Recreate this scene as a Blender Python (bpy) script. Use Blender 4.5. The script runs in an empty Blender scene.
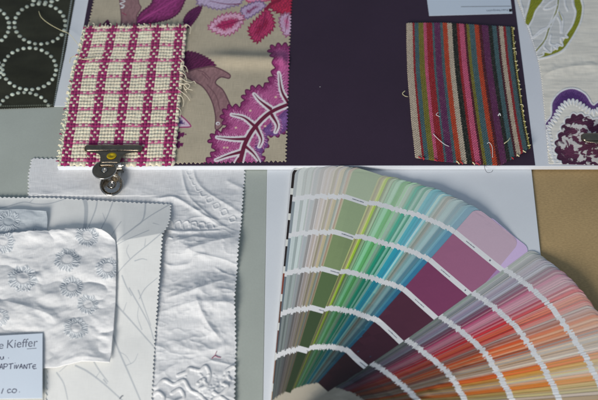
import bpy, math, random
import numpy as np
random.seed(7); rng = np.random.default_rng(11)
S = bpy.context.scene; COL = S.collection
MM = 0.001
# ------------------------------------------------------------------ camera model (photo is 598 x 400)
TILT, F, D = math.radians(30), 900.0, 720.0           # tilt from straight down, focal length in photo pixels, distance in mm
ST, CT = math.sin(TILT), math.cos(TILT)
def P(px, py, z=0.0):
    """point of the desk at height z (mm) -> world x, y (mm)"""
    x, y = px - 299.0, py - 200.0
    dy, dz = -y*CT + F*ST, -y*ST - F*CT
    s = (z - D*CT)/dz
    return np.array([x*s, -D*ST + dy*s])
def Q(X, Y, z=0.0):
    """inverse of P for whole arrays: places a print's motif on flat cloth"""
    y, zz = Y + D*ST, z - D*CT
    dep = y*ST - zz*CT; up = y*CT + zz*ST
    return 299 + F*X/dep, 200 - F*up/dep
# ------------------------------------------------------------------ colours
LIGHT = np.array([0.60, 0.625, 0.65])                   # what the scene's light returns from a white surface
def lin(c):
    c = np.asarray(c, float)/255
    return np.where(c <= .04045, c/12.92, ((c+.055)/1.055)**2.4)
def alb(c): return np.clip(lin(c)/LIGHT, 0.004, 0.84)
# ------------------------------------------------------------------ noise
def vnoise(x, y, seed=0):
    r = np.random.default_rng(seed); T = r.random((64, 64))
    xi, yi = np.floor(x).astype(int), np.floor(y).astype(int)
    fx, fy = x-xi, y-yi; fx = fx*fx*fx*(fx*(fx*6-15)+10); fy = fy*fy*fy*(fy*(fy*6-15)+10)
    a, b = T[yi % 64, xi % 64], T[yi % 64, (xi+1) % 64]; c, d = T[(yi+1) % 64, xi % 64], T[(yi+1) % 64, (xi+1) % 64]
    return (a*(1-fx)+b*fx)*(1-fy)+(c*(1-fx)+d*fx)*fy - .5
def fbm(x, y, o=4, seed=0):
    s = 0; a = 1
    for k in range(o):
        ca, sa = math.cos(k*.9), math.sin(k*.9)
        s = s + a*vnoise((x*ca-y*sa)*2**k, (x*sa+y*ca)*2**k, seed+k); a *= .5
    return s
# ------------------------------------------------------------------ curves in the plane
def cr(pts, closed=False, n=8):
    p = np.asarray(pts, float)
    if len(p) < 3 and not closed: return p
    if closed: p = np.vstack([p[-1], p, p[0], p[1]])
    else: p = np.vstack([2*p[0]-p[1], p, 2*p[-1]-p[-2]])
    out = []
    for i in range(1, len(p)-2):
        t = np.linspace(0, 1, n, endpoint=False)[:, None]
        a, b, c, d = p[i-1], p[i], p[i+1], p[i+2]
        out.append(.5*((2*b)+(c-a)*t+(2*a-5*b+4*c-d)*t**2+(3*b-a-3*c+d)*t**3))
    out = np.vstack(out)
    return out if closed else np.vstack([out, p[-2]])
def resample(pts, n):
    p = np.asarray(pts, float); s = np.r_[0, np.cumsum(np.hypot(*np.diff(p, axis=0).T))]
    t = np.linspace(0, s[-1], n)
    return np.c_[np.interp(t, s, p[:, 0]), np.interp(t, s, p[:, 1])]
def serr(pts, pitch, amp, scallop=False):
    p = np.asarray(pts, float); p = np.vstack([p, p[0]])
    L = np.hypot(*np.diff(p, axis=0).T).sum(); k = max(3, round(L/pitch)); n = k*6
    r = resample(p, n+1)[:-1]
    tan = np.roll(r, -1, 0)-np.roll(r, 1, 0); tan /= np.maximum(np.hypot(*tan.T), 1e-6)[:, None]
    nor = np.c_[tan[:, 1], -tan[:, 0]]
    area = .5*np.sum(r[:, 0]*np.roll(r[:, 1], -1)-np.roll(r[:, 0], -1)*r[:, 1])
    if area < 0: nor = -nor
    ph = (np.arange(n) % 6)/6
    off = np.abs(np.sin(np.pi*ph))-.5 if scallop else ph-.5
    return r+nor*(amp*off)[:, None]
class Paint:
    """colour and height painted on the vertices of one cloth"""
    def __init__(s, qx, qy, base):
        s.x, s.y = qx.ravel(), qy.ravel(); n = len(s.x)
        s.col = np.tile(alb(base), (n, 1)); s.h = np.zeros(n)
    def near(s, pts, m):
        p = np.asarray(pts); lo, hi = p.min(0)-m, p.max(0)+m
        return np.where((s.x > lo[0]) & (s.x < hi[0]) & (s.y > lo[1]) & (s.y < hi[1]))[0]
    def dist(s, idx, pts):
        x, y = s.x[idx], s.y[idx]; d = np.full(len(idx), 1e9); tt = np.zeros(len(idx)); p = np.asarray(pts, float)
        L = np.r_[0, np.cumsum(np.hypot(*np.diff(p, axis=0).T))]
        for i in range(len(p)-1):
            v = p[i+1]-p[i]; l2 = v@v+1e-9
            t = np.clip(((x-p[i, 0])*v[0]+(y-p[i, 1])*v[1])/l2, 0, 1)
            dd = np.hypot(x-p[i, 0]-t*v[0], y-p[i, 1]-t*v[1]); k = dd < d
            d[k] = dd[k]; tt[k] = (L[i]+t[k]*math.sqrt(l2))/max(L[-1], 1e-6)
        return d, tt
    def mix(s, idx, a, c):
        c = alb(c) if np.ndim(c) == 1 else c
        s.col[idx] = s.col[idx]*(1-a[:, None])+c*a[:, None]
    def line(s, pts, w, c=None, h=0, taper=0, smooth=True, alpha=1.0, soft=.6, seg=0):
        pts = cr(pts) if smooth else np.asarray(pts, float)
        idx = s.near(pts, w+3)
        if not len(idx): return
        d, t = s.dist(idx, pts); ww = w/2*(1-taper*t)
        if c is not None: s.mix(idx, alpha*np.clip((ww-d)/soft+.5, 0, 1), c)
        if h:
            k = np.clip(1-(d/np.maximum(ww+.3, .2))**2, 0, 1)**.5
            if seg: k = k*(.72+.28*np.abs(np.sin(t*np.hypot(*np.diff(pts, axis=0).T).sum()*math.pi/seg)))
            s.h[idx] = np.maximum(s.h[idx], k*h) if h > 0 else np.minimum(s.h[idx], k*h)
    def ridge(s, pts, w, h, smooth=True):
        pts = cr(pts) if smooth else np.asarray(pts, float)
        idx = s.near(pts, w*3)
        if not len(idx): return
        d, t = s.dist(idx, pts); d = d*(1+.5*vnoise(s.x[idx]*.25, s.y[idx]*.25, int(w*100) % 97)); s.h[idx] += h*(.45*np.exp(-(d/w)**2)+.55*np.exp(-np.sqrt(d*d+.16)/(.6*w)))*np.clip(np.minimum(t, 1-t)*6, 0.05, 1)*(1+.5*vnoise(s.x[idx]*.12, s.y[idx]*.12, 7))
    def poly(s, pts, c, h=0, soft=.6, edge=None, ew=1.0, grain=None, inner=None):
        p = np.asarray(pts, float); pc = np.vstack([p, p[0]])
        idx = s.near(p, 3)
        if not len(idx): return
        x, y = s.x[idx], s.y[idx]; ins = np.zeros(len(idx), bool)
        for i in range(len(pc)-1):
            (x0, y0), (x1, y1) = pc[i], pc[i+1]
            if y0 == y1: continue
            k = ((y0 > y) != (y1 > y)) & (x < (x1-x0)*(y-y0)/(y1-y0)+x0); ins ^= k
        d, _ = s.dist(idx, pc); sd = np.where(ins, d, -d)
        a = np.clip(sd/soft+.5, 0, 1)
        cc = np.tile(alb(c), (len(idx), 1))
        if inner is not None:                          # a second print colour towards the middle of the motif
            cin, dist0, wid = inner; m = np.clip((sd-dist0)/wid+vnoise(x*.9, y*.9, 5)*.9, 0, 1)[:, None]; cc = cc*(1-m)+alb(cin)*m
        if grain is not None:                          # hatched strokes of the print
            ang, pit, amp = grain; u = x*math.cos(ang)+y*math.sin(ang)
            cc = cc*(1+amp*(np.sin(u*2*math.pi/pit+vnoise(x*.3, y*.3, 3)*6)+vnoise(x*.8, y*.8, 9)))[:, None]
        s.mix(idx, a, np.clip(cc, .004, .84))
        if edge is not None: s.mix(idx, np.clip((ew/2-np.abs(sd-ew/2))/soft+.5, 0, 1)*(sd > -.5), edge)
        if h: s.h[idx] += h*np.clip(sd/1.2, 0, 1)
    def disc(s, cx, cy, r, c=None, h=0, ry=None):
        ry = ry or r*.85
        idx = s.near([(cx-r, cy-r), (cx+r, cy+r)], 1)
        if not len(idx): return
        d = np.hypot((s.x[idx]-cx)/r, (s.y[idx]-cy)/ry)
        if c is not None: s.mix(idx, np.clip((1-d)*r/.6+.4, 0, 1), c)
        if h: s.h[idx] += h*np.sqrt(np.clip(1-d*d, 0, 1))
# ------------------------------------------------------------------ meshes
def mesh_obj(name, verts, faces, mat, parent=None, cols=None, uv=None, smooth=True, corner=None):
    """verts in mm, linked as ONE object"""
    me = bpy.data.meshes.new(name)
    v = np.asarray(verts, float)*MM
    if isinstance(faces, np.ndarray):
        nf = len(faces); k = faces.shape[1]
        me.vertices.add(len(v)); me.vertices.foreach_set('co', v.ravel())
        me.loops.add(nf*k); me.polygons.add(nf)
        me.loops.foreach_set('vertex_index', faces.ravel().astype(np.int32))
        me.polygons.foreach_set('loop_start', (np.arange(nf)*k).astype(np.int32))
        me.polygons.foreach_set('loop_total', np.full(nf, k, np.int32))
        me.update(calc_edges=True)
    else:
        me.from_pydata([tuple(p) for p in v], [], [tuple(f) for f in faces]); me.update()
    me.validate(clean_customdata=False)
    if cols is not None:
        at = me.color_attributes.new('Col', 'FLOAT_COLOR', 'POINT')
        at.data.foreach_set('color', np.c_[cols, np.ones(len(cols))].astype(np.float32).ravel())
    if corner is not None:                              # colour per face
        at = me.color_attributes.new('Col', 'FLOAT_COLOR', 'CORNER'); buf = []
        for p in me.polygons: buf += list(np.r_[corner[p.index], 1.0])*p.loop_total
        at.data.foreach_set('color', np.array(buf, np.float32))
    if uv is not None:
        l = np.zeros(len(me.loops), np.int32); me.loops.foreach_get('vertex_index', l)
        me.uv_layers.new(name='UVMap').data.foreach_set('uv', np.asarray(uv)[l].astype(np.float32).ravel())
    me.polygons.foreach_set('use_smooth', np.full(len(me.polygons), smooth))
    me.materials.append(mat)
    o = bpy.data.objects.new(name, me); COL.objects.link(o)
    if parent: o.parent = parent
    return o
def tag(o, label, cat=None, group=None, kind=None):
    o['label'] = label
    if cat: o['category'] = cat
    if group: o['group'] = group
    if kind: o['kind'] = kind
    return o
def empty(name, label, cat, loc=(0, 0, 0)):
    o = bpy.data.objects.new(name, None); COL.objects.link(o); o.empty_display_size = .01
    o.location = np.array(loc)*MM; return tag(o, label, cat)
def slab(name, poly, z0, z1, mat, bev=.25, parent=None):
    """flat board with a small eased edge; poly is counter-clockwise in mm"""
    p = np.asarray(poly, float); n = len(p); c = p.mean(0)
    def inset(d):
        out = []
        for i in range(n):
            a, b, e = p[i-1], p[i], p[(i+1) % n]
            u = (b-a)/np.hypot(*(b-a)); w = (e-b)/np.hypot(*(e-b))
            nn = np.array([-u[1], u[0]])+np.array([-w[1], w[0]]); nn /= max(1e-6, np.hypot(*nn))
            out.append(b+nn*d/max(.3, np.dot(nn, [-u[1], u[0]])))
        return np.array(out)
    q = inset(bev); V = []; F_ = []
    for ring, z in ((p, z0), (p, z1-bev), (q, z1)): V += [(x, y, z) for x, y in ring]
    for k in range(2):
        for i in range(n): F_.append((k*n+i, k*n+(i+1) % n, (k+1)*n+(i+1) % n, (k+1)*n+i))
    F_.append(tuple(range(2*n, 3*n))); F_.append(tuple(reversed(range(n))))
    return mesh_obj(name, V, F_, mat, parent, smooth=False)
def ccw(pxs, z):
    p = [P(x, y, z) for x, y in pxs]
    a = sum(p[i][0]*p[(i+1) % len(p)][1]-p[(i+1) % len(p)][0]*p[i][1] for i in range(len(p)))
    return p if a > 0 else p[::-1]
def tube(name, pts, r, mat, parent=None, sides=6, taper=0.3, n=6, group=None):
    p = np.asarray(pts, float)
    q = []
    if len(p) > 2:
        e = np.vstack([2*p[0]-p[1], p, 2*p[-1]-p[-2]])
        for i in range(1, len(e)-2):
            for t in np.linspace(0, 1, n, endpoint=False):
                a, b, c, d = e[i-1], e[i], e[i+1], e[i+2]
                q.append(.5*((2*b)+(c-a)*t+(2*a-5*b+4*c-d)*t**2+(3*b-a-3*c+d)*t**3))
        q.append(p[-1]); p = np.array(q)
    V, F_ = [], []
    for i in range(len(p)):
        t = p[min(i+1, len(p)-1)]-p[max(i-1, 0)]; t = t/np.linalg.norm(t)
        a = np.cross(t, (0, 0, 1.0)); a = a/max(np.linalg.norm(a), 1e-6); b = np.cross(a, t)
        rr = r*(1-taper*i/(len(p)-1))
        for k in range(sides):
            w = 2*math.pi*k/sides; V.append(p[i]+rr*(math.cos(w)*a+math.sin(w)*b))
    for i in range(len(p)-1):
        for k in range(sides): F_.append((i*sides+k, i*sides+(k+1) % sides, (i+1)*sides+(k+1) % sides, (i+1)*sides+k))
    F_.append(tuple(range(sides))[::-1]); F_.append(tuple(range((len(p)-1)*sides, len(p)*sides)))
    return mesh_obj(name, V, F_, mat, parent)
# ------------------------------------------------------------------ materials
class M:
    def __init__(s, name):
        s.m = bpy.data.materials.new(name); s.m.use_nodes = True; s.t = s.m.node_tree; s.b = s.t.nodes['Principled BSDF']
    def n(s, typ, **kw):
        x = s.t.nodes.new(typ)
        for k, v in kw.items():
            if k in x.inputs.keys() and not hasattr(x, k): x.inputs[k].default_value = v
            else: setattr(x, k, v)
        return x
    def l(s, a, b): s.t.links.new(a, b)
    def set(s, **kw):
        for k, v in kw.items(): s.b.inputs[k.replace('_', ' ')].default_value = v
        return s
def noise(m, vec, scale, stretch=(1, 1, 1), detail=4, rough=.6):
    mp = m.n('ShaderNodeMapping'); mp.inputs['Scale'].default_value = stretch; m.l(vec, mp.inputs['Vector'])
    t = m.n('ShaderNodeTexNoise'); t.inputs['Scale'].default_value = scale; t.inputs['Detail'].default_value = detail; t.inputs['Roughness'].default_value = rough
    m.l(mp.outputs[0], t.inputs['Vector']); return t.outputs['Fac']
def ramp(m, fac, a, b, va, vb):
    r = m.n('ShaderNodeMapRange'); m.l(fac, r.inputs[0])
    for k, v in zip((1, 2, 3, 4), (a, b, va, vb)): r.inputs[k].default_value = v
    return r.outputs[0]
def mul(m, a, b, typ='MULTIPLY'):
    x = m.n('ShaderNodeMath', operation=typ)
    for i, v in enumerate((a, b)):
        if isinstance(v, (int, float)): x.inputs[i].default_value = v
        else: m.l(v, x.inputs[i])
    return x.outputs[0]
def tint(m, col, fac):
    x = m.n('ShaderNodeMix', data_type='RGBA', blend_type='MULTIPLY'); x.inputs[0].default_value = 1
    if isinstance(col, (tuple, list, np.ndarray)): x.inputs[6].default_value = (*col, 1)
    else: m.l(col, x.inputs[6])
    cb = m.n('ShaderNodeCombineColor')
    for i in range(3): m.l(fac, cb.inputs[i])
    m.l(cb.outputs[0], x.inputs[7]); return x.outputs[2]
def cloth(name, pitch=.6, var=.12, bump=.5, dist=.12, slub=.5, rough=.9, sheen=.15, trans=0.0, blotch=.06):
    """woven cloth: colour comes from the dye, threads run along the cloth's own u and v"""
    m = M(name); at = m.n('ShaderNodeVertexColor', layer_name='Col'); uv = m.n('ShaderNodeUVMap', uv_map='UVMap').outputs[0]
    s = 1/pitch
    nx = noise(m, uv, s, (1, slub*.12, 1), 3); ny = noise(m, uv, s, (slub*.12, 1, 1), 3); nb = noise(m, uv, .05, detail=3)
    f = mul(m, ramp(m, nx, .3, .7, 1-var, 1+var), ramp(m, ny, .3, .7, 1-var, 1+var))
    f = mul(m, f, ramp(m, nb, .3, .7, 1-blotch, 1+blotch))
    m.l(tint(m, at.outputs[0], f), m.b.inputs['Base Color'])
    bp = m.n('ShaderNodeBump'); bp.inputs['Strength'].default_value = bump; bp.inputs['Distance'].default_value = dist*MM
    m.l(mul(m, nx, ny, 'ADD'), bp.inputs['Height']); m.l(bp.outputs[0], m.b.inputs['Normal'])
    m.set(Roughness=rough, Sheen_Weight=sheen, Sheen_Roughness=.5, Specular_IOR_Level=.1)
    if trans:
        tr = m.n('ShaderNodeBsdfTranslucent'); m.l(tint(m, at.outputs[0], f), tr.inputs[0]); mx = m.n('ShaderNodeMixShader'); mx.inputs[0].default_value = trans
        m.l(m.b.outputs[0], mx.inputs[1]); m.l(tr.outputs[0], mx.inputs[2]); m.l(mx.outputs[0], m.t.nodes['Material Output'].inputs[0])
    return m.m
def paper(name, c, rough=.6, var=.03, spec=.3, bump=.08, scale=900, stretch=(1, 1, 1), big=.03):
    m = M(name); oc = m.n('ShaderNodeTexCoord').outputs['Object']
    a = noise(m, oc, scale, stretch, 5); b = noise(m, oc, 14, detail=4)
    f = mul(m, ramp(m, a, .3, .7, 1-var, 1+var), ramp(m, b, .3, .7, 1-big, 1+big))
    m.l(tint(m, alb(c), f), m.b.inputs['Base Color'])
    bp = m.n('ShaderNodeBump'); bp.inputs['Strength'].default_value = bump; bp.inputs['Distance'].default_value = .0002
    m.l(a, bp.inputs['Height']); m.l(bp.outputs[0], m.b.inputs['Normal'])
    m.set(Roughness=rough, Specular_IOR_Level=spec); return m.m
def metal(name, c, rough, tarnish=.25, metallic=1.0):
    m = M(name); oc = m.n('ShaderNodeTexCoord').outputs['Object']; a = noise(m, oc, 260, detail=6)
    m.l(tint(m, c, ramp(m, a, .3, .75, 1-tarnish, 1.1)), m.b.inputs['Base Color'])
    m.l(ramp(m, noise(m, oc, 500), .3, .7, rough*.7, rough*1.5), m.b.inputs['Roughness']); m.set(Metallic=metallic); return m.m
def plain(name, c, rough=.85, linear=False):
    m = M(name); oc = m.n('ShaderNodeTexCoord').outputs['Object']; a = noise(m, oc, 1500)
    m.l(tint(m, c if linear else alb(c), ramp(m, a, .3, .7, .85, 1.1)), m.b.inputs['Base Color']); m.set(Roughness=rough, Specular_IOR_Level=.2); return m.m

MAT = dict(
    kraft=paper('kraft_fibreboard', (141, 122, 88), .75, .16, .25, .3, 420, (1, 2.6, 1), .09),
    grey=paper('grey_green_mount_board', (136, 144, 140), .7, .035, .3, .14, 900, (1, 1, 1), .06),
    white=paper('white_card', (176, 183, 190), .55, .015, .35, .04, 900),
    foam=paper('white_foam_board', (178, 184, 192), .5, .012, .35, .03, 800),
    aubergine=paper('aubergine_paper', (43, 31, 47), .62, .16, .35, .4, 1500, (1, 2.2, 1), .10),
    label=paper('label_paper', (170, 182, 206), .5, .01, .35, .03, 900),
    linen=cloth('printed_linen', .55, .09, .5, .10),
    coarse=cloth('thick_woven_yarn', .45, .16, .7, .12, .6, .95, .2),
    twill=cloth('striped_twill', .5, .14, .6, .1, .6, .95, .15),
    voile=cloth('white_voile', .6, .075, .4, .09, .6, .85, .1, .12, .03),
    print_=cloth('branch_print_cloth', .6, .025, .3, .07, .6, .85, .05, 0, .03),
    crinkle=cloth('crinkled_voile', .55, .06, .5, .12, 1.2, .8, .1, .12, .03),
    satin=cloth('dark_satin', .5, .12, .4, .06, .5, .5, .1),
    embroidered=cloth('embroidered_cotton', .6, .04, .4, .09, .6, .85, .1),
    bronze=metal('bronzed_steel', (.25, .21, .16), .21),
    steel=metal('bright_worn_steel', (.55, .53, .49), .2),
    sticker=plain('yellow_sticker', (168, 146, 22), .5),
    pale_thread=plain('pale_thread', (188, 182, 164)), cream_thread=plain('cream_thread', (196, 184, 150)), white_thread=plain('white_thread', (205, 205, 200)), magenta_thread=plain('magenta_thread', (120, 35, 75)),
    black_thread=plain('black_thread', (45, 45, 55)), red_thread=plain('red_thread', (150, 40, 50)),
    ink=plain('blue_black_ink', (38, 38, 66), .6), print_ink=plain('grey_print', (86, 92, 106), .6), faint=plain('pale_grey_print', (118, 124, 132), .6), black=plain('black_print', (28, 28, 34), .6))
def card_mat():
    m = M('painted_card'); at = m.n('ShaderNodeVertexColor', layer_name='Col'); oc = m.n('ShaderNodeTexCoord').outputs['Object']
    m.l(tint(m, at.outputs[0], ramp(m, noise(m, oc, 1100), .3, .7, .97, 1.03)), m.b.inputs['Base Color'])
    m.set(Roughness=.42, Specular_IOR_Level=.4); return m.m
MAT['card'] = card_mat()
# ------------------------------------------------------------------ cloth swatches
class Swatch:
    """one piece of cloth: four edges (photo pixels, unprojected onto the desk at height z) filled with a fine grid"""
    def __init__(s, top, right, bottom, left, z, cell=.42, pink='', pitch=3.4, amp=1.5, smooth='', fall=3.5):
        f = lambda e, k: [P(x, y, z) for x, y in (cr(e) if k in smooth else e)]
        T, R, B, L = f(top, 'T'), f(right, 'R'), f(bottom, 'B'), f(left, 'L')
        ln = lambda p: np.hypot(*np.diff(np.array(p), axis=0).T).sum()
        s.W, s.H = (ln(T)+ln(B))/2, (ln(L)+ln(R))/2; s.z = z
        nu, nv = int(s.W/cell)+1, int(s.H/cell)+1; s.nu, s.nv = nu, nv
        T, B, L, R = resample(T, nu), resample(B, nu), resample(L, nv), resample(R, nv)
        u, v = np.meshgrid(np.linspace(0, 1, nu), np.linspace(0, 1, nv)); U, V = u[..., None], v[..., None]
        def coons(U, V):
            iu, iv = np.clip(U[..., 0], 0, 1)*(nu-1), np.clip(V[..., 0], 0, 1)*(nv-1)
            g = lambda A, t: np.stack([np.interp(t, np.arange(len(A)), A[:, k]) for k in (0, 1)], -1)
            return (1-V)*g(T, iu)+V*g(B, iu)+(1-U)*g(L, iv)+U*g(R, iv)-((1-U)*(1-V)*T[0]+U*(1-V)*T[-1]+(1-U)*V*B[0]+U*V*B[-1])
        a, b = u*s.W, v*s.H; s.a0, s.b0 = a, b
        tri = lambda t, sd: (np.abs((t/pitch) % 1-.5)*2)*amp*(1+.5*vnoise(t*.4, t*0+sd, sd))
        a2, b2 = a.copy(), b.copy()
        if 'T' in pink: b2 += tri(a, 1)*np.clip(1-b/fall, 0, 1)
        if 'B' in pink: b2 -= tri(a, 2)*np.clip(1-(s.H-b)/fall, 0, 1)
        if 'L' in pink: a2 += tri(b, 3)*np.clip(1-a/fall, 0, 1)
        if 'R' in pink: a2 -= tri(b, 4)*np.clip(1-(s.W-a)/fall, 0, 1)
        xy = coons((a2/s.W)[..., None], (b2/s.H)[..., None])
        s.X, s.Y = xy[..., 0], xy[..., 1]; s.a, s.b, s.u, s.v = a2, b2, a2/s.W, b2/s.H
        s.Hz = np.zeros_like(s.X); qx, qy = Q(s.X, s.Y, z); s.qx, s.qy = qx, qy
    def paint(s, base): s.p = Paint(s.qx, s.qy, base); return s.p
    def build(s, name, mat, thick=.45, label=None, cat='fabric swatch', group=None, floor=None):
        nu, nv = s.nu, s.nv
        Z = s.z+s.Hz+s.p.h.reshape(s.X.shape)
        if floor is not None: Z = np.maximum(Z, floor)
        V = np.c_[s.X.ravel(), s.Y.ravel(), Z.ravel()]
        I = np.arange(nu*nv).reshape(nv, nu)
        Fq = np.stack([I[1:, :-1], I[1:, 1:], I[:-1, 1:], I[:-1, :-1]], -1).reshape(-1, 4)
        ring = np.r_[I[0, :-1], I[:-1, -1], I[-1, :0:-1], I[:0:-1, 0]]
        n = len(V); low = V[ring].copy(); low[:, 2] -= thick
        Sk = np.stack([ring, np.roll(ring, -1), n+np.roll(np.arange(len(ring)), -1), n+np.arange(len(ring))], -1)
        cols = np.vstack([s.p.col, s.p.col[ring]*.98]); uv = np.c_[s.a.ravel(), -s.b.ravel()]; uv = np.vstack([uv, uv[ring]])
        o = mesh_obj(name, np.vstack([V, low]), np.vstack([Fq, Sk]), mat, cols=cols, uv=uv)
        s.Z = Z
        if label: tag(o, label, cat, group)
        return o
    def at(s, px, py, dz=0):
        """3-D point on the finished cloth at a photo position"""
        k = np.argmin((s.qx-px)**2+(s.qy-py)**2); x, y = P(px, py, s.z)
        return np.array([x, y, s.Z.ravel()[k]+dz])
def loose(s, pts, r, mat, parent, lift=.5):
    return tube('loose_thread', [s.at(p[0], p[1], (p[2] if len(p) > 2 else lift)) for p in pts], r, MAT[mat], parent)
def zoomed(ox, oy, k, pts): return [(ox+x/k, oy+y/k) for x, y in pts]
G_DARK, G_WHITE = 'fabric swatches pinned to the mood board', 'white fabric swatches piled on the grey board'

# ================================================================== the setting
t = mesh_obj('table_surface', [(-2600, -2200, 0), (2600, -2200, 0), (2600, 3000, 0), (-2600, 3000, 0)], [(0, 1, 2, 3)], MAT['kraft'], smooth=False)
tag(t, 'brown fibrous table top under the boards and cards', kind='structure')
Z_GREY, Z_CARD, Z_B0, Z_B1 = 1.5, 1.9, 2.3, 7.2
g = slab('grey_board', ccw([(-60, 60), (268.25, 100), (261.6, 480), (-60, 480)], Z_GREY), .02, Z_GREY, MAT['grey'])
tag(g, 'grey-green mount board under the white fabric swatches', 'board')
g = slab('white_card', ccw([(268.2, 100), (524, 100), (541.6, 262), (566, 480), (262.0, 480)], Z_CARD), .02, Z_CARD, MAT['white'])
tag(g, 'large white card lying under the fanned colour deck', 'card')
g = slab('white_card', ccw([(60, -60), (140, -60), (110, 106.3), (38, 106.3)], 2.0), Z_GREY+.03, 2.05, MAT['white'], .12)
tag(g, 'narrow white card showing beside the dark green beaded fabric', 'card')
mb = slab('mood_board', [P(57.2, 166.6, Z_B1), P(700, 166.2, Z_B1), P(700, -70, Z_B1), P(100.5, -70, Z_B1)], Z_B0, Z_B1, MAT['foam'], .3)
tag(mb, 'thick white foam mood board carrying the purple sheet and coloured swatches', 'board')
au = slab('aubergine_sheet', [P(58.0, 165.6, 7.5), P(535.2, 165.2, 7.5), P(505.5, -70, 7.5), P(101.2, -70, 7.5)], Z_B1+.02, 7.5, MAT['aubergine'], .08)
tag(au, 'dark aubergine sheet covering most of the mood board', 'paper')

# ================================================================== dark green beaded fabric
s = Swatch([(-60, -30), (83, -30)], [(83, -30), (75, 0), (66, 50), (54, 107)], [(-60, 110), (0, 109), (54, 107)], [(-60, -30), (-60, 110)], 2.5, pink='BR', pitch=2.4, amp=.7)
p = s.paint((35, 37, 29))
pa = fbm(s.qx.ravel()*.03, s.qy.ravel()*.09, 4, 3); p.col *= (1+.5*pa)[:, None]
s.Hz = .5*fbm(s.a0*.02, s.b0*.05, 3, 8)
for cx, cy, rx, ry, n in ((40, 24, 25.5, 20, 26), (29.5, 68.8, 26.8, 20.8, 27), (24, 113, 26.5, 20.6, 27), (-15.5, 26, 24.8, 20, 26), (44.5, -18.5, 25.5, 21, 26), (-25, 71, 26, 20.5, 26), (-30, 115, 26, 20.5, 26)):
    for k in range(n):
        w = 2*math.pi*(k+.3)/n
        p.disc(cx+rx*math.cos(w), cy+ry*math.sin(w), 2.0+random.uniform(-.15, .25), np.array((156, 166, 156))*random.uniform(.85, 1.12), .75, 1.7)
for k in range(56):
    f = k/55; p.disc(70.5-17.5*f+1.2, 0+105*f, .9, (112, 122, 122), .3)
for k in range(24): p.disc(1+k*2.2, 106.2-k*.06, .8, (80, 86, 76), .2)
o = s.build('beaded_fabric', MAT['satin'], label='dark green satin swatch with rings of silver bead dots', group=G_DARK)
th = tube('loose_thread', [s.at(39, 12, 1.0), s.at(42, 19, 2.2), s.at(50, 26, 3.0), s.at(62, 33, 3.4), s.at(70, 37, 4.5), np.r_[P(77, 43, 8.4), 8.4], np.r_[P(81, 50, 9.2), 9.2]], .28, MAT['cream_thread'], o)

# ================================================================== floral linen
s = Swatch([(98, -30), (150, -30), (296, -30)], [(296, -30), (292.5, 0), (290, 60), (287, 162)], [(72, 163.5), (180, 164.2), (287, 162)], [(98, -30), (93, 0), (86.5, 30), (72, 163.5)], 7.9, .4, pink='TRBL', pitch=3.6, amp=1.9)
p = s.paint((150, 143, 126))
K = lambda pts: zoomed(180, 0, 5, pts); K2 = lambda pts: zoomed(180, 80, 4.44, pts); K3 = lambda pts: zoomed(90, 0, 6.64, pts)
dark, plum, mag, lil, mauve, crim = (70, 24, 58), (100, 34, 80), (140, 62, 112), (160, 146, 172), (120, 92, 96), (146, 34, 72)
p.poly(serr(cr(K3([(295, 165), (330, 85), (400, 25), (450, -60), (640, -80), (610, 60), (545, 122), (450, 150), (370, 160)]), True), 3.2, 1.2), plum, grain=(.9, 3.2, .2), edge=dark, ew=1.1, inner=((120, 44, 98), 2, 5))
p.line(K3([(310, 150), (420, 85), (520, 30), (590, -20)]), 1.2, (150, 60, 120), taper=.5)
p.poly(cr(K3([(188, -200), (330, -200), (325, 0), (342, 50), (312, 110), (305, 200), (212, 200), (204, 100)]), True), mauve, edge=(88, 62, 70), grain=(.2, 5, .09))
p.poly(cr(K3([(60, 200), (95, 150), (122, 132), (140, 200)]), True), dark)
p.line(K3([(205, -5), (232, 8), (200, 24), (228, 38), (206, 52), (222, 50)]), .9, (205, 196, 200))
p.line(K3([(215, 85), (240, 100)]), .8, (120, 40, 70))
p.poly(serr(cr(K([(15, 105), (45, 55), (108, 25), (106, 55), (80, 100), (40, 142)]), True), 2.6, .8), (74, 24, 66), grain=(.8, 2.4, .2), edge=dark)
p.poly(serr(cr(K([(130, -60), (80, 18), (120, 30), (165, 46), (210, 50), (260, 36), (305, 20), (330, -60)]), True), 4.4, 2.4), lil, edge=(110, 92, 120), grain=(.9, 3, .1))
p.poly(serr(cr(K([(310, -70), (330, 5), (370, 14), (430, 8), (470, -10), (470, -70)]), True), 3, 1.2), (188, 120, 152), edge=crim)
p.poly(serr(cr(K([(300, 50), (330, 25), (395, 2), (432, 30), (385, 68), (330, 96)]), True), 4, 2), (156, 138, 168), edge=(96, 76, 112), inner=((110, 40, 84), 3, 3))
p.poly(serr(cr(K([(138, 142), (155, 110), (190, 80), (240, 62), (300, 65), (326, 95), (292, 150), (240, 180), (190, 172)]), True), 4.6, 3.2), (192, 146, 170), edge=(134, 60, 92), ew=.9, inner=((146, 36, 82), 3, 3.2), grain=(1.1, 2.4, .1))
p.poly(serr(cr(K([(338, 150), (360, 110), (392, 80), (432, 38), (462, 70), (477, 120), (460, 160), (420, 190), (390, 217), (358, 200)]), True), 4.2, 3.2), (150, 44, 84), edge=(110, 24, 58), inner=((120, 20, 56), 4, 4), grain=(.5, 2.2, .28))
p.poly(serr(cr(K([(446, 34), (480, -30), (560, -40), (585, 20), (570, 70), (500, 72)]), True), 4.4, 3), (152, 34, 64), edge=(104, 20, 48), grain=(.7, 2.6, .25))
p.poly(serr(cr(K([(496, 84), (540, 62), (570, 100), (562, 160), (528, 186), (498, 135)]), True), 4.2, 2.6), (168, 142, 168), edge=(128, 70, 100), inner=((170, 90, 130), 3, 3), grain=(.4, 2.2, .1))
p.line(K([(430, 45), (455, 20), (500, 0)]), 3, (110, 20, 50))
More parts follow.
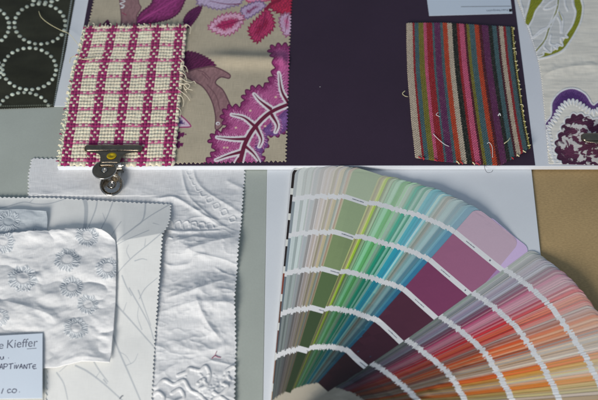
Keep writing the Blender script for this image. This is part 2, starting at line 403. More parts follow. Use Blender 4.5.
for q_ in ([(318, 98), (270, 112), (205, 130), (165, 138)], [(430, 60), (415, 120), (392, 190)], [(540, 80), (532, 120), (526, 165)], [(300, 20), (230, 20), (150, 5)]): p.line(K(q_), 1.0, (96, 22, 58), taper=.6)
for cx, cy, dx, dy in ((240, 118, 60, -14), (408, 120, 12, -60), (505, 30, 40, -20)):
    for j in range(-3, 4):
        for sg in (-1, 1): x0, y0 = cx+dx*j/3.2, cy+dy*j/3.2; p.line(K([(x0, y0), (x0-.12*dx+sg*.30*abs(dy)+sg*6, y0-.12*dy+sg*.34*abs(dx)+sg*4)]), .7, (112, 30, 70), smooth=False, alpha=.7)
p.poly(serr(cr(K([(15, 262), (70, 258), (130, 288), (182, 334), (110, 350), (20, 345)]), True), 3.6, 1.6), dark, grain=(.9, 2.6, .25))
trunk = K([(10, 372), (60, 348), (110, 338), (172, 334), (248, 368), (246, 394), (205, 388)])+K2([(160, 12), (190, 40), (212, 80), (228, 125), (214, 165), (192, 200), (170, 222), (154, 214), (155, 160), (138, 92), (100, 32), (45, 0)])
p.poly(cr(trunk, True), mauve, edge=(80, 56, 64), ew=1.2, grain=(.4, 4.5, .1))
for q_ in (K([(90, 352), (120, 362), (150, 392)]), K2([(120, 20), (160, 70), (176, 130)]), K([(110, 366), (140, 396)])): p.line(q_, .8, (92, 64, 72))
p.disc(180+168/4.44, 80+193/4.44, 2.1, (210, 205, 205)); p.disc(180+169/4.44, 80+194/4.44, 1.2, (130, 100, 110))
leaf = K2([(395, -140), (415, -60), (392, 0), (368, 25), (320, 30), (280, 68), (272, 110), (218, 114), (184, 150), (190, 190), (198, 216), (150, 234), (128, 270), (150, 308), (130, 340), (122, 380), (365, 385), (365, 322), (392, 290), (388, 250), (430, 250), (472, 225), (500, 160), (520, 20), (515, -120), (470, -160)])
p.poly(serr(cr(leaf, True), 7.0, 3.6, True), (112, 40, 88), edge=(74, 24, 60), ew=1.0, grain=(.7, 2.2, .14), inner=((150, 76, 122), 2.2, 4.5))
p.poly(cr(K2([(365, 385), (330, 330), (350, 240), (420, 175), (487, 120), (495, 170), (472, 222), (425, 247), (388, 248), (390, 290), (365, 322)]), True), (92, 60, 112), grain=(.7, 2, .14), soft=1.5, inner=((112, 80, 134), 2, 4))
veins = [[(262, 385), (275, 330), (292, 275), (332, 210), (400, 145), (500, 100)], [(335, 208), (285, 168), (230, 154)], [(402, 128), (355, 92), (330, 64)], [(296, 262), (230, 262), (165, 255)], [(276, 318), (215, 335), (160, 356)], [(484, 106), (452, 50), (440, -30)], [(340, 212), (362, 262), (352, 296)], [(408, 155), (432, 200), (424, 232)], [(285, 290), (325, 325), (352, 362)], [(262, 350), (235, 385)]]
for k, v_ in enumerate(veins):                          # hatched feathering beside each vein
    vq = resample(cr(K2(v_)), 26); tn = np.gradient(vq, axis=0); tn /= np.hypot(*tn.T)[:, None]
    for j in range(2, 25):
        for sg in (-1, 1):
            nn = np.array([-tn[j, 1], tn[j, 0]])*sg; a_ = vq[j]+nn*2.4; b_ = vq[j]+nn*(4.6+.8*math.sin(j*2.3))+tn[j]*1.6
            p.line([a_, b_], .8, (184, 128, 164) if j % 2 else (104, 36, 82), smooth=False, alpha=.75)
for k, v_ in enumerate(veins): vp = cr(K2(v_), n=10); vp = vp+np.c_[np.sin(np.arange(len(vp))*2.1), np.cos(np.arange(len(vp))*2.3)]*.35; p.line(vp, 8.0 if k == 0 else 6.8, (192, 184, 190), h=.06, taper=.1 if k == 0 else .45, smooth=False)
for k, v_ in enumerate(veins): p.line(K2(v_), 4.6 if k == 0 else 3.2, (88, 24, 52), taper=.3 if k == 0 else .85)
for sx, sy in ((210, 300), (248, 212), (312, 136), (425, 76), (196, 300), (378, 205)): p.disc(180+sx/4.44, 80+sy/4.44, 1.3, (186, 160, 150))
p.poly(cr(zoomed(150, 100, 4, [(85, 40), (130, 64), (166, 106), (120, 112), (80, 118)]), True), (176, 160, 176), edge=(130, 40, 90), ew=1.3, inner=((70, 50, 100), 3, 2))
p.poly(serr(cr(zoomed(150, 100, 4, [(60, 130), (145, 134), (112, 160), (136, 178), (100, 200), (60, 215)]), True), 4, 2), (88, 26, 72))
s.Hz = .35*fbm(s.a0*.02, s.b0*.035, 3, 21)
cre = np.exp(-((s.qy-60-.03*(s.qx-240))/7)**2)*np.clip((s.qx-190)/40, 0, 1)*np.clip((s.a0.max()-s.a0)/6, .3, 1)
s.Hz += 4.6*cre + .35*np.exp(-((s.qy-64)/3)**2)*np.clip((s.qx-210)/30, 0, 1)
s.build('floral_fabric', MAT['linen'], label='beige linen swatch printed with plum and pink leaves, zigzag cut edges', group=G_DARK, floor=7.55)

# ================================================================== magenta and cream check
s = Swatch([(84.5, 27.5), (120, 26.5), (187, 25.5)], [(187, 25.5), (184, 60), (180, 105), (174.5, 165)], [(57.5, 165), (110, 166.2), (174.5, 165)], [(84.5, 27.5), (79, 48), (71.5, 72), (66, 108), (57.5, 165)], 9.4, .36, smooth='L')
NW, NH = 37, 43
wi, wj = s.u*NW, s.v*NH
jit = .22*vnoise(wj*.7, wi*.11, 5); wi = wi+jit; wj = wj+.22*vnoise(wi*.6, wj*.13, 6)
ci, cj = np.clip(np.floor(wi).astype(int), 0, NW-1), np.clip(np.floor(wj).astype(int), 0, NH-1)
fu, fv = wi-ci-.5, wj-cj-.5
m8 = ci % 8; magw = (m8 == 1) | (m8 == 2) | (m8 == 3); magf = (cj % 5) == 1
over = (ci+cj) % 2 == 0
over_c = over.copy()
speck = magw & ~over & (np.abs(fu) < .40) & (np.abs(fv) < .30) & ~magf     # cream weft glimpsed between the magenta warps
over = np.where(magw & ~speck, True, over)
p = s.paint((200, 193, 172))
magc = np.where(magw, ~speck, magf & (~over_c | (np.abs(fv) > .26)))
shade = 1+.10*(rng.random((NH+1, NW+1))-.5)[cj, ci]
cre_, mag_ = alb((188, 182, 164)), alb((126, 38, 84)); mag2 = alb((158, 82, 116))
cc = np.where(magc[..., None], np.where((magf & ~magw)[..., None], mag2, mag_), cre_)*shade[..., None]
p.col = cc.reshape(-1, 3)
hw = np.where(over, np.sqrt(np.clip(1-(1.9*fu)**2, 0, 1))*(.35+.65*np.cos(np.clip(fv*2.6, -1.5, 1.5))), np.sqrt(np.clip(1-(1.9*fv)**2, 0, 1))*(.3+.7*np.cos(np.clip(fu*2.6, -1.5, 1.5))))
p.h = (1.3*hw*(1+.5*vnoise(s.u*NW*.8, s.v*NH*.8, 37))+.22*vnoise(s.a*2.2, s.b*2.2, 33)+.14*vnoise(s.a*4.5, s.b*1.6, 34)).ravel(); p.col = np.clip(p.col*(1+.16*vnoise(s.a*2.4, s.b*2.4, 35)+.12*vnoise(s.a*.7, s.b*.7, 36)).ravel()[:, None], .004, .84)
# ragged yarn ends round the rim
s.X += .9*np.where(ci == 0, np.sin(s.v*NH*math.pi), 0)*(1-np.clip(wi, 0, 1)) + .5*np.where(ci == NW-1, np.sin(s.v*NH*math.pi+1), 0)
s.Y += .9*np.where(cj == 0, np.sin(s.u*NW*math.pi), 0)*(1-np.clip(wj, 0, 1)) - .8*np.where(cj == NH-1, np.sin(s.u*NW*math.pi+.6), 0)*np.clip(wj-NH+1, 0, 1)
p.col[(ci == 0).ravel()] = alb((205, 196, 170))
s.Hz = 1.1*np.exp(-(s.v/.12)**2)+.5*fbm(s.a0*.025, s.b0*.025, 2, 31)
o = s.build('checked_fabric', MAT['coarse'], thick=1.3, label='chunky magenta and cream checked swatch under the clip with yellow dot', group=G_DARK)
for q_ in ([(180, 60, .5), (184, 64, 1.2), (183, 70, 1.6), (186, 76, .8), (184, 81, .3)], [(179, 72, .5), (185, 76, 1.6), (187, 82, 1.4), (184, 88, .8), (187, 93, .2)], [(180, 78, .6), (186, 83, 2.0), (191, 84, 1.6), (194, 82, .6), (196, 84, .2)], [(179, 84, .6), (184, 86, 1.8), (188, 90, 1.3), (193, 91, .5)], [(178, 90, .5), (183, 94, 1.5), (187, 97, 1.0), (190, 101, .3)], [(178, 96, .5), (182, 98, 1.5), (184, 103, .9), (183, 107, .3)], [(181, 86, .8), (188, 86, 2.2), (190, 88, 1.9), (186, 91, 1.4), (184, 88, 1.0)], [(182, 30, .5), (187, 27, 1.4), (191, 30, .9), (190, 35, .3)], [(177, 108, .5), (181, 112, 1.0), (180, 118, .3)], [(181, 66, .6), (186, 68, 1.2), (188, 73, .4)]): loose(s, q_, .4, 'pale_thread', o)
for q_ in ([(82, 60, .8), (88, 61.5, 1.6), (95, 60, 1.0)], [(76, 56, .6), (71, 59, 1.2), (70, 64, .4)]): loose(s, q_, .38, 'cream_thread', o)
for k in range(26):
    f = k/25; x = 84.5-27*f**1.0-(4*math.sin(f*3.1)); y = 30+132*f
    loose(s, [(x+2.0, y, .5), (x+.2, y+random.uniform(-1, 1), 1.0), (x-random.uniform(.2, 1.3), y+random.uniform(-1.2, 1.5), .2)], .55, 'pale_thread' if k % 5 else 'magenta_thread', o)
for k in range(18):
    x = 89+k*5.6; loose(s, [(x, 28.5, .5), (x+.4, 26, .9), (x+random.uniform(-1.4, 1.4), 25.6-random.uniform(0, 1.2), .4)], .6, ('pale_thread', 'pale_thread', 'magenta_thread')[k % 3], o)

# ================================================================== striped twill
s = Swatch([(406, 23.5), (440, 23), (513, 27)], [(513, 27), (516, 60), (523, 110), (529.5, 150)], [(415, 157.5), (440, 161), (470, 163.5), (500, 165.2), (529.5, 150)], [(406, 23.5), (407, 70), (411, 120), (415, 157.5)], 8.4, .38, pink='L', pitch=2.0, amp=.9, fall=1.5)
cr_, rd, tl, ol, pk, pu, orr, bk, mr, yl = (174, 162, 144), (146, 26, 36), (60, 94, 102), (112, 108, 36), (186, 76, 112), (92, 36, 82), (176, 58, 30), (26, 34, 32), (72, 20, 36), (168, 160, 80)
stripes = [(412.3, cr_), (414.3, rd), (418.3, tl), (423.3, ol), (426.3, pk), (432, rd), (434, tl), (440, pu), (442.6, tl), (447.2, orr), (451.8, cr_), (456.6, bk), (459, rd), (464, pk), (466.3, mr), (469, ol), (474.2, tl), (478.6, orr), (481.6, mr), (488, pu), (492, bk), (496.4, tl), (498.8, mr), (503, cr_), (505.6, rd), (509.8, tl), (511.6, bk), (514, yl)]
p = s.paint(cr_); x = 406+s.u.ravel()*107
edge = np.array([e for e, _ in stripes]); idx = np.clip(np.searchsorted(edge, x+.35*np.sin(s.b.ravel()*math.pi/1.25)), 0, len(stripes)-1)
pal = np.array([alb(np.array(c)*.78+np.mean(c)*.10) for _, c in stripes]); p.col = pal[idx]
tw = np.sin(2*math.pi*(s.a/2.1+s.b/1.9)); rib = np.abs(np.sin(math.pi*s.a/1.6))
p.col *= (.9+.3*tw+.36*vnoise(s.a*1.2, s.b*2.4, 4)+.3*vnoise(s.a*2.6, s.b*2.6, 14)).ravel()[:, None]; p.col += .012*(vnoise(s.a*2.1, s.b*2.1, 17).ravel() > .22)[:, None]*alb((150, 140, 130))*8; p.col = np.clip(p.col, .004, .84)
p.h = (.3*tw+.2*rib+.12*vnoise(s.a*1.5, s.b*1.5, 19)).ravel()
s.Hz = .5*fbm(s.a0*.02, s.b0*.03, 3, 41)+3.2*np.clip((s.u-.72)/.28, 0, 1)**2*np.clip((s.v-.7)/.3, 0, 1)**2+.5*np.exp(-(s.v/.08)**2)
o = s.build('striped_fabric', MAT['twill'], thick=.8, label='multicoloured striped swatch with one corner cut off', group=G_DARK, floor=7.95)
for q_ in ([(433, 134, .5), (438, 140, 1.0), (444, 145, 1.2), (449, 147, .5)], [(438, 113, .4), (436, 115.5, .9), (440, 117, .5)], [(487, 144, .4), (489, 143, 1.0), (492, 148, 1.4), (492.5, 158, .6)]): loose(s, q_, .3, 'white_thread', o)
loose(s, [(504, 144, .4), (508, 141, .9), (510, 138, .4)], .4, 'cream_thread', o)
loose(s, [(498, 116, .4), (499.5, 114, .8), (500.5, 116, .4)], .5, 'white_thread', o)
loose(s, [(405, 91, .3), (402.5, 93.5, .3), (405, 96, .2), (408, 97, .6)], .3, 'cream_thread', o)
for k, (x, y) in enumerate([(420, 158.5), (424, 159.4), (436, 161), (458, 163), (462, 163.6), (474, 164.3), (478, 164.6), (518, 157), (513, 159.5), (524, 153.5)]):
    loose(s, [(x-1.5, y-1.5, .6), (x, y, .9), (x+random.uniform(-1, 2.2), y+random.uniform(.2, 1.5), .2)], .55, ('red_thread', 'cream_thread')[k % 2 if k > 1 else 0], o)
for k in range(20):
    f = k/19; x = 513.6+15.5*f**1.3; y = 29+118*f+random.uniform(-2, 2); loose(s, [(x-random.uniform(.5, 2.5), y, .6), (x+.3, y+random.uniform(-1, 1), .8), (x+random.uniform(-.2, 1.3), y+random.uniform(-2, 2.5), .2)], random.uniform(.25, .5), 'cream_thread', o)
tube('loose_thread', [s.at(484, 164, .2), np.r_[P(485, 169, 7.7), 7.7], np.r_[P(487.5, 172.5, 6.5), 6.5], np.r_[P(491.5, 172, 6.3), 6.3], np.r_[P(493, 169.8, 7.4), 7.4]], .2, MAT['black_thread'], o)

for x, y, l_ in ((319.5, 87, .5),):
    a_ = P(x, y, 7.55); tube('lint_speck', [(a_[0], a_[1], 7.56), (a_[0]+l_, a_[1]+l_*.6, 7.7), (a_[0]+l_*1.6, a_[1]+l_*.2, 7.56)], .16, MAT['white_thread'], au)
# ================================================================== label above the stripes
lb = slab('paper_label', [P(429.2, 15.6, 8.0), P(512.4, 13.2, 8.0), P(506, -40, 8.0), P(422, -40, 8.0)], 7.52, 7.82, MAT['label'], .06)
tag(lb, 'small white paper label with upside-down grey print above the striped swatch', 'label')
def lettering(name, body, p0, p1, height, z, mat, parent, flip=False, th=.03):
    """flat lettering whose baseline runs from p0 to p1 (photo pixels) with the given height in mm"""
    cu = bpy.data.curves.new(name, 'FONT'); cu.body = body; cu.size = 1
    tmp = bpy.data.objects.new(name, cu); COL.objects.link(tmp); bpy.context.view_layer.update()
    me = bpy.data.meshes.new_from_object(tmp.evaluated_get(bpy.context.evaluated_depsgraph_get()))
    bpy.data.objects.remove(tmp); co = np.array([v.co[:] for v in me.vertices])
    a, b = P(*p0, z), P(*p1, z); ex = (b-a); L = np.hypot(*ex); ex /= L; ey = np.array([-ex[1], ex[0]])
    cx = (co[:, 0]-co[:, 0].min())/np.ptp(co[:, 0])*L; cy = co[:, 1]/.72*height
    V = np.c_[a[0]+cx*ex[0]+cy*ey[0], a[1]+cx*ex[1]+cy*ey[1], np.full(len(cx), z+th)]
    return mesh_obj(name, V, [tuple(f.vertices) for f in me.polygons], mat, parent, smooth=False)
lettering('printed_lettering', 'harlequin', (507.6, 9.2), (486.5, 10.0), 2.3, 7.85, MAT['print_ink'], lb)
slab('printed_square', ccw([(508.9, 8.9), (512, 8.8), (511.8, 11.6), (509.1, 11.7)], 7.86), 7.825, 7.86, MAT['black'], .01, lb)
slab('printed_line', ccw([(461, 7.0), (511, 6.5), (511, 5.8), (461, 6.3)], 7.86), 7.825, 7.855, MAT['faint'], .008, lb)

# ================================================================== white embroidered cotton at the right
s = Swatch([(508, -30), (660, -30)], [(660, -30), (690, 164)], [(548.5, 163.5), (600, 165), (690, 164)], [(508, -30), (517, 0), (530, 35), (539.5, 68), (544, 110), (548.5, 163.5)], 8.2, .4, pink='L', pitch=2.6, amp=1.0, smooth='L')
p = s.paint((188, 187, 179))
E_ = lambda pts: zoomed(515, 0, 5.71, pts); E2 = lambda pts: zoomed(540, 80, 4.55, pts)
gr, cord = (112, 118, 34), (214, 215, 212)
p.poly(cr(E_([(30, -150), (250, -150), (330, 0), (342, 60), (322, 140), (288, 200), (262, 218), (250, 260), (215, 288), (165, 300), (118, 325), (95, 250), (62, 160), (30, 40)]), True), (172, 175, 175))
p.poly(cr(E_([(110, -90), (160, -40), (156, 10), (118, 60), (98, 108), (76, 148), (60, 130), (66, 90), (78, 45)]), True), gr, grain=(.6, 1.8, .18))
p.poly(cr(E_([(352, -80), (372, 0), (382, 50), (370, 120), (342, 180), (310, 232), (268, 285), (200, 315), (118, 336), (165, 304), (215, 294), (252, 268), (276, 236), (300, 190), (334, 130), (346, 70), (338, 0)]), True), gr, grain=(.6, 1.8, .18))
p.line(E_([(250, -60), (240, 50), (195, 160), (170, 230), (115, 300)]), 4.0, cord, h=.35, seg=1.6); p.line(E_([(250, -60), (240, 50), (195, 160), (170, 230), (120, 292)]), 1.5, (120, 124, 82))
for q_ in ([(360, -80), (380, 0), (388, 50), (376, 122), (348, 182), (316, 236), (272, 292), (202, 322), (112, 342)], [(322, -80), (330, 20), (346, 70), (328, 140), (292, 196), (300, 215), (262, 216), (272, 262), (238, 252), (240, 282), (212, 262), (205, 300), (165, 296), (160, 315), (118, 332)], [(150, -80), (165, -20), (158, 12), (120, 62), (102, 110), (78, 152)], [(100, -80), (75, 40), (58, 92), (52, 132), (80, 160), (98, 230), (112, 320)], [(40, -80), (30, 0), (45, 60), (50, 110)],
           [(240, 80), (190, 150), (150, 170), (100, 215)], [(200, 150), (130, 200), (105, 218)], [(244, 60), (272, 110), (268, 185)], [(244, 100), (258, 130), (262, 185)], [(205, 200), (200, 250), (245, 262)], [(175, 235), (165, 270), (195, 300)], [(238, 30), (200, 50), (165, 50), (190, 20), (250, -20)], [(290, -60), (285, 20), (300, 60)]):
    p.line(E_(q_), 1.75, cord, h=.4, seg=1.5)
p.line(E_([(250, 70), (268, 115)]), 1.1, (120, 124, 82))
band = [(20, 205), (50, 160), (55, 100), (95, 52), (150, 38), (205, 62), (240, 110), (262, 100), (330, 70), (430, 80), (470, 190), (480, 330), (440, 420), (264, 440), (100, 420), (60, 350), (40, 260)]
band_ = np.array(cr(E2(band), True)); p.poly(band_, (84, 58, 108), grain=(.4, 1.7, .2), inner=((66, 40, 92), 2, 4))
zone = [(36, 222), (66, 180), (90, 135), (122, 104), (158, 100), (192, 118), (222, 140), (252, 146), (300, 118), (400, 120), (440, 220), (430, 380), (264, 410), (110, 405), (60, 340), (42, 270)]
zone_ = serr(cr(E2(zone), True), 3.7, 5.2, True); p.poly(zone_, (188, 188, 182)); p.line(np.vstack([zone_, zone_[:1]]), 1.5, (208, 209, 207), h=.42, smooth=False)
p.line(np.vstack([band_, band_[:1]]), 1.7, (212, 213, 212), h=.45, seg=1.4, smooth=False)
inner_ = [(92, 230), (110, 190), (150, 155), (200, 158), (264, 178), (340, 160), (400, 220), (410, 330), (350, 395), (264, 392), (130, 390), (82, 362), (66, 300), (78, 260)]
in_ = serr(cr(E2(inner_), True), 8.5, 2.4, True); p.poly(in_, (62, 32, 54), grain=(1.3, 2, .2), inner=((80, 42, 64), 5, 5))
(cx_, cy_), = E2([(255, 285)])
idx = p.near(in_, 1); fx, fy = p.x[idx], p.y[idx]; rr_ = np.hypot(fx-cx_, (fy-cy_)*1.1); ww_ = np.arctan2(fy-cy_, fx-cx_)
wx_ = 5*vnoise(fx*.13, fy*.13, 61); wy_ = 5*vnoise(fx*.13, fy*.13, 62); fl = fbm((fx+wx_)*.21, (fy+wy_)*.25, 3, 57); m_ = np.clip((fl-.075)*8, 0, 1)
gate = np.clip((1-np.hypot((fx-E2([(238, 0)])[0][0])/36.5, (fy-E2([(0, 276)])[0][1])/25))*12, 0, 1); p.mix(idx, m_*gate, (176, 175, 174)); p.h[idx] += .2*m_*gate
p.line(np.vstack([in_, in_[:1]]), 1.5, (208, 209, 207), h=.4, smooth=False)
s.Hz = .55*fbm(s.a0*.012, s.b0*.05, 4, 51)+.22*fbm(s.a0*.05, s.b0*.3, 2, 53)
p.ridge([(538, 80), (556, 70), (590, 66), (640, 70)], 4.5, 1.3)
s.build('embroidered_fabric', MAT['embroidered'], label='white cotton swatch embroidered with a green leaf and a purple flower', group=G_DARK, floor=7.7)

# ================================================================== white swatches on the grey board
s = Swatch([(31, 157.5), (60, 158), (120, 152), (246.5, 150)], [(246.5, 150), (246, 172), (243, 215), (239, 260), (236, 300), (237, 345), (235, 440)], [(27, 440), (235, 440)], [(31, 157.5), (27.5, 175), (27, 240), (27, 440)], 1.95, .42, pink='TRL', pitch=3.3, amp=1.5)
p = s.paint((187, 191, 197)); x, y = s.qx, s.qy
rid = lambda a, b, sd: 1-np.abs(2*fbm(a, b, 3, sd))
amp_ = np.clip((y-176)/30, .06, 1); ins_ = np.clip((x-147)/12, 0, 1)
s.Hz = .25+amp_*(2.2*np.clip(fbm(s.a0*.026, s.b0*.04, 4, 61)+.15, 0, 1)+.9*rid(s.a0*.02+s.b0*.012, s.b0*.05-s.a0*.01, 65)**3+.28*rid(s.a0*.07, s.b0*.13, 67)**2)+.10*fbm(s.a0*.2, s.b0*.2, 2, 69)
s.Hz += 4.6*np.exp(-((y-250)/15)**2)*np.clip((x-150)/30, 0, 1)+3.4*np.exp(-((y-298)/18)**2)*np.clip((x-165)/30, 0, 1)
for pts, w, h in (([(180, 160), (186, 190), (196, 205), (222, 226), (240, 234)], 2.0, 1.0), ([(193, 160), (196, 180), (210, 195), (244, 216)], 2.2, 1.0),
                  ([(148, 197), (160, 199), (176, 199), (200, 214), (226, 231)], 2.0, 1.5), ([(162, 231), (190, 233.5), (230, 231)], 1.8, 1.0), ([(160, 262), (172, 267), (190, 265), (198, 258), (215, 262)], 2.4, 1.3),
                  ([(164, 300), (190, 294), (236, 278)], 7, 2.6), ([(180, 256), (210, 246), (240, 238)], 5, 1.8), ([(196, 300), (208, 325), (222, 342)], 4.5, 1.8), ([(214, 268), (226, 275), (238, 278)], 1.6, .8), ([(160, 312), (200, 304), (234, 306)], 6, 1.5), ([(166, 340), (200, 352), (236, 344)], 6, 1.4),
                  ([(170, 246), (195, 240), (222, 243)], 3, .9), ([(225, 180), (236, 186), (245, 190)], 3, .9)): p.ridge(pts, w, h)
for k in range(9):                                     # stitched squares inside the tape
    f = k/8; cx = 189+f*44-8*math.sin(f*3); cy = 172+48*f**1.1; p.line([(cx-3, cy-1), (cx+2, cy-3), (cx+4, cy+1), (cx-1, cy+3), (cx-3, cy-1)], 1.1, h=.4)
for k in range(6): cx = 168+k*8; p.line([(cx, 232-k*.2), (cx-1, 225), (cx+4, 222+.4*k), (cx+6, 229)], 1.2, h=.5)
for k in range(5): cx = 166+k*9; p.line([(cx, 247), (cx+3, 240), (cx+7, 241)], 1.2, h=.5)
for pts in ([(148, 385), (156, 388), (164, 381), (174, 385), (184, 381), (190, 390), (200, 396), (208, 404)], [(178, 376), (186, 373), (190, 369), (200, 371), (206, 367), (210, 376), (207, 386)], [(150, 398), (158, 393), (164, 398), (162, 408)], [(172, 394), (180, 390), (184, 398), (176, 402)], [(198, 384), (204, 380), (206, 387), (200, 390)], [(228, 374), (222, 383), (228, 388), (220, 396), (214, 394)], [(236, 366), (226, 372), (230, 380)], [(212, 402), (220, 398), (230, 404)], [(152, 412), (180, 410), (206, 414), (232, 410)]):
    p.line(pts, 3.2, (200, 203, 207), h=.95)
for k in range(40):
    cx, cy = 215+rng.normal()*14, 388+rng.normal()*8; p.disc(cx, cy, 1.6, None, .35)
far_in = np.where(y > 196, ins_, 1); s.Hz *= far_in; p.h *= far_in.ravel()
o = s.build('quilted_voile_fabric', MAT['voile'], label='long white voile swatch with corded stitching and zigzag edges, beside the bare grey board', group=G_WHITE, floor=1.75)
loose(s, [(212, 359, .3), (215, 356.5, .5), (218, 357.5, .4), (221, 358, .3)], .28, 'magenta_thread', o)
loose(s, [(217, 352, .2), (215, 356, .4)], .2, 'magenta_thread', o)
sA = s

s = Swatch([(-60, 195.5), (0, 196.8), (60, 197.5), (115, 201), (172, 204)], [(172, 204), (171.5, 222), (170, 229), (165, 238), (161, 280), (156, 340), (151, 440)], [(-60, 440), (151, 440)], [(-60, 195.5), (-60, 440)], 3.1, .42, pink='TR', pitch=3.2, amp=1.4)
p = s.paint((188, 193, 192)); x, y = s.qx, s.qy
bc = (148, 155, 161)
for pts, w in (([(83, 195), (86.5, 208), (85.5, 230), (82, 250)], 5.5), ([(98, 195), (96, 210), (89.5, 228)], 1.9), ([(114.5, 198), (108, 217), (101, 232), (98, 240)], 1.6), ([(146, 198), (144, 221), (135, 231), (117, 246), (100, 262)], 2.2), ([(173, 203), (152, 217), (136, 230)], 1.7), ([(122, 224), (112, 238)], 1.1),
               ([(169, 233), (150, 248), (132, 262), (112, 282)], 1.4), ([(150, 234), (124, 246), (112, 250)], 1.2), ([(-10, 211), (8, 207), (24, 202.5), (36, 204.5), (50, 204), (66, 199)], 1.5), ([(114, 296), (110, 312), (111, 327), (117, 346), (130, 376), (142, 404)], 2.6), ([(113, 302), (130, 320), (154, 347)], 2.2), ([(130, 290), (148, 322), (154, 340)], 1.8), ([(139, 292), (151, 326)], 1.5),
               ([(57, 373), (64, 384), (68, 400)], 1.8), ([(76, 366), (88, 372), (104, 384), (124, 402)], 2.4), ([(93, 360), (99, 370), (108, 382)], 2.0), ([(104, 380), (107, 384)], 2.2), ([(123, 278), (127, 288), (132, 297)], 1.8), ([(136, 264), (143, 262), (148, 263)], 1.3), ([(96, 340), (60, 372)], 1.2), ([(140, 300), (146, 290), (158, 280)], 1.2)):
    p.line(pts, w*.8, bc, taper=.35, alpha=.85)
for pts in ([(131, 262), (128, 255), (130, 249)], [(146, 250), (147, 243)], [(119, 352), (126, 356), (131, 364)], [(112, 330), (106, 340), (104, 352)], [(124, 312), (127, 304)], [(142, 330), (138, 318), (139, 308)], [(96, 378), (100, 372)], [(30, 203), (34, 199)], [(126, 366), (134, 362), (138, 354)], [(154, 226), (160, 228)], [(106, 222), (103, 214)]): p.line(pts, .9, bc, taper=.5, alpha=.8)
p.line([(120, 399), (122, 396.5), (123, 396)], 1.2, (92, 97, 106))
s.Hz = .2+.5*fbm(s.a0*.02, s.b0*.02, 3, 71)+.4
cy = 246-.18*(x-118); up = np.clip((y-203)/(cy-203), 0, 1); dn = np.clip(1-(y-cy)/95, 0, 1)
side = np.clip((x-104)/22, 0, 1)
s.Hz += np.where(y < cy, up**1.15, dn**1.3)*7.2*(side*side*(3-2*side))+2.0*np.clip((y-200)/30, 0, 1)*(1-side)*np.clip((235-y)/10+1, 0, 1)
s.build('branch_print_fabric', MAT['print_'], label='off-white swatch printed with thin grey branches', group=G_WHITE, floor=2.6)
sB = s

def sunflower(p, cx, cy, R, seed):
    R = R*1.12; r = np.random.default_rng(seed); n = 23
    idx = p.near([(cx-R, cy-R), (cx+R, cy+R)], 2)
    if not len(idx): return
    dx, dy = p.x[idx]-cx, (p.y[idx]-cy)/.88; d = np.hypot(dx, dy)/R; w = np.arctan2(dy, dx)
    w = w+.35*vnoise(dx*.35, dy*.35, seed); lob = np.sin(n*w/2*2/2)
    rim = 1-.14*np.abs(np.sin(w*4+seed))
    ann = np.clip((d-.36)*9, 0, 1)*np.clip((rim-d)*9, 0, 1)
    pet = np.clip(.5+.9*np.sin(n*w+2.5*d), 0, 1)
    p.h[idx] += ann*pet*.42*(.7+.6*vnoise(dx*.5, dy*.5, seed+40))+.35*np.exp(-(d/.3)**2)+.25*np.exp(-((d-.4)/.06)**2)
    p.mix(idx, np.clip(ann*(1-pet)*.85+.35*np.exp(-((d-.38)/.07)**2), 0, 1), (128, 138, 148))
    p.mix(idx, np.clip(ann*pet*.6, 0, 1), (174, 183, 190))
def crinkle(s, seed, k=1.0):
    a, b = s.a0, s.b0; wob = 2.2*fbm(a*.05, b*.05, 2, seed)
    return k*(1.3*np.abs(fbm(a*.03+b*.012, b*.042-a*.014+wob*.12, 3, seed+1))*2+.30*fbm(a*.07+b*.05, b*.13+wob*.35, 3, seed+4)+.16*fbm(a*.16, b*.28, 2, seed+8))
# the greyer flowered swatch peeping out behind
s = Swatch([(-60, 209), (0, 210), (26, 209.5), (47, 212)], [(47, 212), (48, 222), (46, 241)], [(-60, 243), (46, 241)], [(-60, 209), (-60, 243)], 6.2, .4, smooth='R')
p = s.paint((164, 173, 180)); s.Hz = .5+crinkle(s, 101, 1.1)+.6*np.exp(-((s.u-1)/.05)**2)
s.Hz *= np.clip((1-s.v)/.45, 0, 1)
for c in ((9, 222, 13, 3), (-22, 218, 12, 4), (34, 240, 12, 6)): sunflower(p, *c)
s.build('flowered_voile_fabric', MAT['crinkle'], thick=.9, label='greyer flower-stitched voile corner peeping out behind the larger flowered swatch', group=G_WHITE, floor=5.6)
s = Swatch([(-60, 240), (0, 236), (30, 234), (60, 231.5), (88, 229.5), (103, 233)], [(103, 233), (113, 240), (117, 250), (116, 300), (113, 340), (110, 363)], [(-60, 366), (0, 369), (57, 368), (82, 362), (110, 363)], [(-60, 240), (-60, 366)], 5.6, .38, smooth='RT', pink='T', pitch=5.5, amp=.7)
p = s.paint((188, 194, 200)); s.Hz = .2+crinkle(s, 111, 1.8)+3.4*np.exp(-(s.v/.10)**2)*np.clip(s.u*3, .6, 1)+1.6*np.exp(-((s.u-1)/.05)**2)*np.clip(1.2-s.v, 0, 1)
flat = np.clip((s.qy-328)/10, 0, 1)*np.clip((50-s.qx)/8, 0, 1); s.Hz = s.Hz*(1-.75*flat)
for c in ((68, 261.5, 13.5, 1), (23, 279, 15, 2), (72, 288, 12.5, 3), (88, 305, 11, 4), (108.5, 270, 12.5, 5), (4, 243, 12.5, 6), (88, 238, 11.5, 7), (76.5, 329, 12.5, 8), (0, 318, 10, 9), (44, 250, 0.1, 1), (-28, 275, 13, 3), (36, 322, 0.1, 2)): sunflower(p, *c)
p.ridge([(0, 300), (25, 307), (50, 316), (58, 326)], 5, 1.4); p.ridge([(60, 363), (82, 358), (108, 360)], 2.5, .8)
s.build('flowered_voile_fabric', MAT['crinkle'], thick=.9, label='crinkled white voile swatch scattered with stitched grey sunflowers, on top of the pile', group=G_WHITE, floor=4.9)
